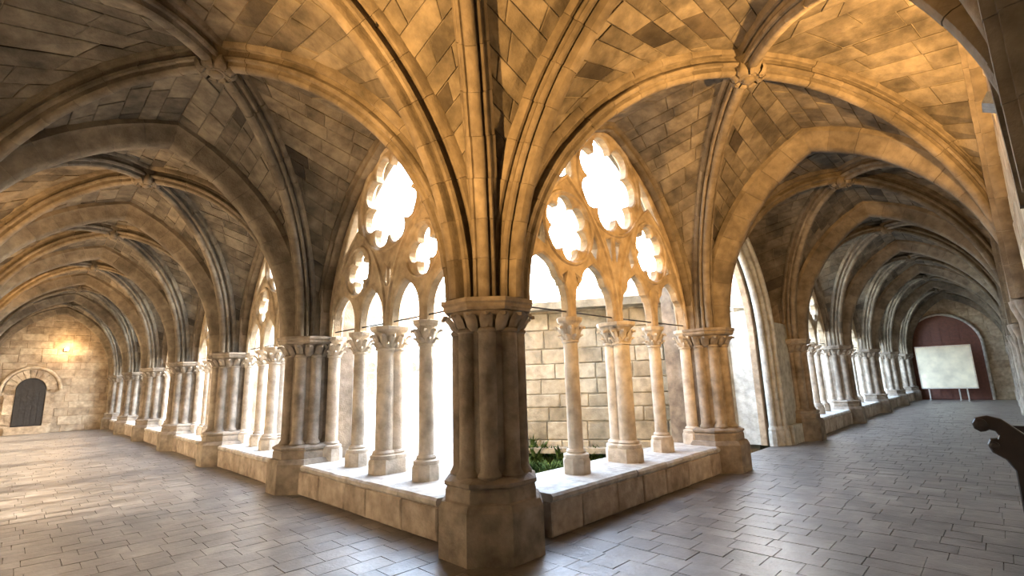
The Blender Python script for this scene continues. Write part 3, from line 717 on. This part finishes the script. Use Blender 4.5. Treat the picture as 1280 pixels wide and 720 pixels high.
flood((XO+.2, 2.3, 2.5), (2.6, 2.7, 5.1), 2000, 'grey floodlight on outer wall beside the corner bay, lighting its vault', size=94, blend=.7, lname='corner_bay_lamp_offscreen')
t = thing('wall_floodlight', 'grey floodlight high on the outer wall, first bay of cream-board gallery', 'lamp', (5.15, YO+.04, 3.6))
G().box((5.15, YO+.05, 3.62), (.20, .13, .09), Matrix.Rotation(.5, 3, 'X')).build('housing', M_GREY, t); G().box((5.15, YO+.0, 3.56), (.04, .1, .04)).build('bracket', M_IRON, t)
l = bpy.data.lights.new('wall_floodlight_lamp', 'SPOT'); l.energy = 1000; l.color = (1, .55, .18); l.spot_size = math.radians(150); l.spot_blend = .6; l.shadow_soft_size = .05
lo = bpy.data.objects.new('wall_floodlight_lamp', l); C.objects.link(lo); lo.parent = t; lo.matrix_parent_inverse = t.matrix_world.inverted()
lo.matrix_world = Matrix.Translation((5.15, YO+.12, 3.72)) @ (-(Vector((6.6, 2.4, 5.2))-Vector((5.15, YO+.12, 3.72)))).to_track_quat('Z', 'Y').to_matrix().to_4x4()
for i, (y, pw) in enumerate(((10.4, 170), (14.7, 170), (19.0, 320))):
    flood((XO+.16, y, 3.3), (XO+.9, y+.5, 5.4), pw, f'grey floodlight on outer wall, {ORD[i+1]} bay after the corner pier, dark-door gallery', size=125, lname=f'{ORD[i+1]}_bay_lamp_offscreen')
# wall lamp on the end wall above the door
t = thing('wall_lamp', 'small glowing lamp on the warm end wall above the dark door', 'lamp', (1.45, ENDY-.1, 3.6))
G().box((1.45, ENDY-.05, 3.6), (.16, .12, .12)).build('housing', M_GREY, t); G().box((1.45, ENDY-.125, 3.62), (.14, .03, .1)).build('lens', M_LENS, t)
l = bpy.data.lights.new('wall_lamp_light', 'POINT'); l.energy = 60; l.color = (1, .62, .27); l.shadow_soft_size = .06
lo = bpy.data.objects.new('wall_lamp_light', l); C.objects.link(lo); lo.parent = t; lo.location = (0, -.28, .05)
# small tube lamps fixed under the transverse arches of the corner bay
def tube_lamp(loc, ax, label):
    t = thing('tube_lamp', label, 'lamp', loc); ax = Vector(ax).normalized(); L_ = Vector(loc); sd_ = ax.cross(Vector((0, 0, 1))).normalized()
    g = G(); g.tube([L_-ax*.19, L_+ax*.19], .022, 10); g.build('tube', M_TUBE, t, 50)
    for e in (-1, 1): G().tube([L_+ax*.17*e, L_+ax*.23*e], .03, 8).build('end_cap', M_GREY, t)
    g = G(); g.tube([L_-sd_*.16+Vector((0, 0, -.03)), L_+sd_*.12+Vector((0, 0, .02)), L_+sd_*.2+Vector((0, 0, .22))], .012, 6); g.build('bracket', M_IRON, t)
tube_lamp((2.05, YW-.25, 4.92), (.55, -.1, -.75), 'short white tube lamp on bracket under arch into the dark-door gallery')
tube_lamp((XW-.2, 2.46, 4.95), (-.1, .5, -.6), 'short white tube lamp on bracket under arch into the cream-board gallery')

# ------------------------------------------------------------------ carved bench end
t = thing('choir_bench', 'dark carved wooden bench with scrolled arm against the outer wall', 'bench', (5.0, -.1, 0))
bx0, bx1 = 7.3, 5.6
for X in (bx1,):
    prof = [(YO+.06, 0), (.12, 0), (.12, .10), (.07, .16), (.06, .80), (.10, .88), (.17, .93), (.19, .99), (.17, 1.035), (.125, 1.04), (.115, 1.065), (.13, 1.095), (.16, 1.105), (.185, 1.09), (.215, 1.085), (.25, 1.11), (.258, 1.155), (.235, 1.195), (.16, 1.215), (.08, 1.19), (.02, 1.13), (-.03, 1.08), (-.10, 1.06), (YO+.06, 1.05)]
    pl = plate('bench_end', [prof], .04, .008, (X, 0, 0), (0, 1, 0), (-1, 0, 0), M_WOOD, None); pl.parent = t; pl.matrix_parent_inverse = t.matrix_world.inverted()
    for (y, z, r) in ((.205, 1.15, .04), (.15, .985, .032)):
        g = G(); g.lathe([(r*.5, -.06), (r, -.055), (r, .055), (r*.5, .06)], 12)
        g.v = [Vector((X+p.z, y+p.y, z+p.x)) for p in g.v]; s_ = g.build('scroll_boss', M_WOOD, pl); s_.matrix_parent_inverse = Matrix()
G().box(((bx0+bx1)/2, -.115, .46), (bx0-bx1, .29, .05)).build('seat', M_WOOD, t)
G().box((bx0, -.11, .5), (.06, .28, 1.0)).build('bench_end', M_WOOD, t)
G().box(((bx0+bx1)/2, YO+.085, .72), (bx0-bx1, .05, .62)).build('backrest', M_WOOD, t)
G().box(((bx0+bx1)/2, -.02, .36), (bx0-bx1, .03, .14)).build('apron', M_WOOD, t)

# ------------------------------------------------------------------ garden court
g = G(); g.box((20, 20, GZ-.1), (60, 60, .2)); g = G()
N = 24
vv = [(XW+.2+(40-XW)*i/N, YW+.2+(40-YW)*j/N, GZ+random.uniform(-.02, .03)) for i in range(N+1) for j in range(N+1)]
g.add(vv, [(i*(N+1)+j, (i+1)*(N+1)+j, (i+1)*(N+1)+j+1, i*(N+1)+j+1) for i in range(N) for j in range(N)])
tag(g.build('gravel_court', M_GRAVEL), 'pale gravel ground of the garden court between the galleries', 'gravel', kind='stuff')
g = G(); g.box((40, 40, GZ-.25), (160, 160, .2)); tag(g.build('ground', M_GRASS), 'ground around the cloister buildings', 'ground', kind='structure')
# garden pavilion (hexagonal wash house) attached to the doorway
HX, HY = PC+.2, 6.7
hexp = [Vector(p) for p in ((9.33, 4.49, 0), (7.55, 7.56, 0), (8.7, 8.9, 0), (12.7, 8.9, 0), (14.1, 7.56, 0), (12.5, 4.49, 0))]
t = thing('garden_pavilion', 'low polygonal stone pavilion in the garden behind cream-board gallery windows', 'pavilion', (HX, HY, GZ))
PT = 3.15
for i in range(5):
    a, b = hexp[i], hexp[i+1]; u = (b-a); Lw = u.length; u.normalize(); n = Vector((u.y, -u.x, 0))
    if (a-Vector((HX, HY, 0))).dot(n) < 0: n = -n
    o = [(0, GZ), (Lw, GZ), (Lw, PT), (0, PT)]; holes = [] if i in (0,) else [arch2d(Lw/2, Lw*.32, 1.6, 1.2, 10)+[(Lw*.82, .3), (Lw*.18, .3)]]
    pw = plate('pavilion_wall', [o]+holes, .2, .005, a-n*.22, u, n, M_LAV); pw.parent = t; pw.matrix_parent_inverse = t.matrix_world.inverted()
    if i == 0:
        for side in (1, -1):
            oo = Vector(a)+n*.0 if side > 0 else Vector(b)-n*.43
            ashlar(pw, M_LAV, (oo.x, oo.y, GZ), u*side, n*side, Lw, PT-GZ-.12, (.26, .4), (.4, .85), t=.06, proud=.02, limit=150, gap=.014)
    for zz, hh, dd in ((.2, .1, .1), (PT, .16, .12)):
        g = G(); m = (a+b)/2+n*dd/2; rot = Matrix((u, n, Vector((0, 0, 1)))).transposed(); g.box((m.x, m.y, zz), (Lw+.1, .3+dd, hh), rot); g.build('string_course' if zz < 1 else 'cornice', M_LAV, t)
    if i == 0:      # mossy growth at the wall foot
        g = G()
        for q in range(800):       # tufts of short blades, thickest near the far corner, creeping up the plinth
            s_ = (1-random.random()**1.7*.9)*Lw; d_ = random.uniform(.0, .9); c_ = a+u*s_+n*d_; zb = GZ+max(0, random.uniform(-.2, .7)*(s_/Lw)*(1-d_*2.2))
            for e in range(6):
                an = random.uniform(0, 2*PI); hh = random.uniform(.12, .32); bw = random.uniform(.02, .045); dr = Vector((math.cos(an), math.sin(an), 0)); sd2 = Vector((-dr.y, dr.x, 0)); bs = Vector((c_.x, c_.y, zb))+dr*random.uniform(0, .08)
                tip = bs+dr*hh*.6+Vector((0, 0, hh)); mid_ = bs+dr*hh*.2+Vector((0, 0, hh*.6))
                g.add([bs-sd2*bw, bs+sd2*bw, mid_+sd2*bw*.8, mid_-sd2*bw*.8, tip], [(0, 1, 2, 3), (3, 2, 4)])
        tag(g.build('moss_growth', M_MOSS, t), kind='stuff')
for a, b in ((hexp[0], (RX[1]+.4, YW+.4)), (hexp[5], (RX[2]-.2, YW+.4))):
    g = G(); b = Vector((b[0], b[1], 0)); u = (b-a).normalized(); m = (a+b)/2
    g.box((m.x, m.y, (PT+GZ)/2), ((b-a).length+.1, .35, PT-GZ), Matrix((u, Vector((-u.y, u.x, 0)), Vector((0, 0, 1)))).transposed()); g.build('link_wall', M_LAV, t)
g = G(); g.box((HX, HY, -.06), (4.6, 4.2, .12)); g.build('pavilion_floor', M_FLOOR, t)
# opposite ranges of the court
def wing(label, O, u, n, length, bays, ridge):
    t = thing('cloister_wing', label, 'building', (O[0], O[1], GZ)); u = Vector(u); n = Vector(n); O = Vector(O); Lb = length/bays
    hol = []
    for k in range(bays): hol.append([(x, z) for x, z in arch2d(Lb*(k+.5), Lb/2-.75, 2.4, 2.6, 10)]+[(Lb*(k+1)-.75, .45), (Lb*k+.75, .45)])
    pw = plate('facade', [[(0, GZ), (length, GZ), (length, 6.4), (0, 6.4)]]+hol, .3, .005, O, u, n, M_WHITE); pw.parent = t; pw.matrix_parent_inverse = t.matrix_world.inverted()
    rot = Matrix((u, n, Vector((0, 0, 1)))).transposed()
    for k in range(bays+1):
        c = O+u*min(max(Lb*k, .4), length-.4)+n*.75; g = G(); g.box((c.x, c.y, 2.4), (.7, 1.1, 5.3), rot); c2 = c-n*.15; g.box((c2.x, c2.y, 5.4), (.6, .7, .8), rot); g.build('buttress', M_WHITE, t)
    for k in range(bays):
        g = G()
        for j in (-1, 0, 1):
            c = O+u*(Lb*(k+.5)+j*(Lb/2-.75)/2); g.lathe([(.13, .45), (.1, .7), (.1, 2.2), (.17, 2.5)], 8, (c.x, c.y, 0))
        g.build('column_row', M_WHITE, t); c = O+u*Lb*(k+.5)
        A = Lb/2-.75; o = arch2d(Lb*(k+.5), A+.05, 2.4, 2.6, 10); hs_ = [foil(Lb*(k+.5), 4.05, 6, .5, .3)]+[arch2d(Lb*(k+.5)+j*A/2, A/4-.06+.1, 2.45, .7, 6) for j in (-1.45, -.5, .5, 1.45)]
        tr = plate('tracery', [o]+[h for h in hs_], .1, .01, O, u, n, M_WHITE); tr.parent = t; tr.matrix_parent_inverse = t.matrix_world.inverted()
    c = O+u*length/2
    g = G(); e = .5; v = [O+n*e+Vector((0, 0, 6.35)), O+u*length+n*e+Vector((0, 0, 6.35)), O+u*length-n*3.4+Vector((0, 0, ridge)), O-n*3.4+Vector((0, 0, ridge)), O-n*7+Vector((0, 0, 6.35)), O+u*length-n*7+Vector((0, 0, 6.35))]
    g.add(v+[p-Vector((0, 0, .15)) for p in v], [(0, 1, 2, 3), (3, 2, 5, 4), (6, 9, 8, 7), (9, 10, 11, 8), (0, 6, 7, 1), (4, 5, 11, 10)]); g.build('roof', M_TILE, t)
    c = O+u*length/2-n*5; g = G(); g.box((c.x, c.y, 3), (length, .4, 6.6), rot); g.build('back_wall', M_WHITE, t)
wing('pale sunlit arcaded range across the garden court, facing the cream-board gallery', (RX[-1]+.3, ENDY+.3, 0), (-1, 0, 0), (0, -1, 0), RX[-1]-XW+.2, 6, 8.6)
wing('pale arcaded range across the garden court, facing the dark-door gallery', (ENDX+.3, YW+.5, 0), (0, 1, 0), (-1, 0, 0), ENDY-YW, 6, 9.75)

# ------------------------------------------------------------------ groups of repeated things
GROUP = {'clustered_pier': 'clustered piers along the galleries', 'colonnette': 'slender columns in the tracery windows', 'mullion_pier': 'double columns in the tracery windows',
         'diagonal_rib': 'diagonal ribs of the vaults', 'transverse_arch': 'transverse arches between the bays', 'vault_boss': 'carved bosses of the vaults', 'parapet': 'low parapets under the windows',
         'wall_respond': 'half-columns on the outer walls', 'floodlight': 'floodlights on the outer walls', 'tube_lamp': 'tube lamps under the corner arches', 'cloister_wing': 'ranges across the garden court'}
for o in C.objects:
    if o.parent is None and o.name.split('.')[0] in GROUP: o['group'] = GROUP[o.name.split('.')[0]]
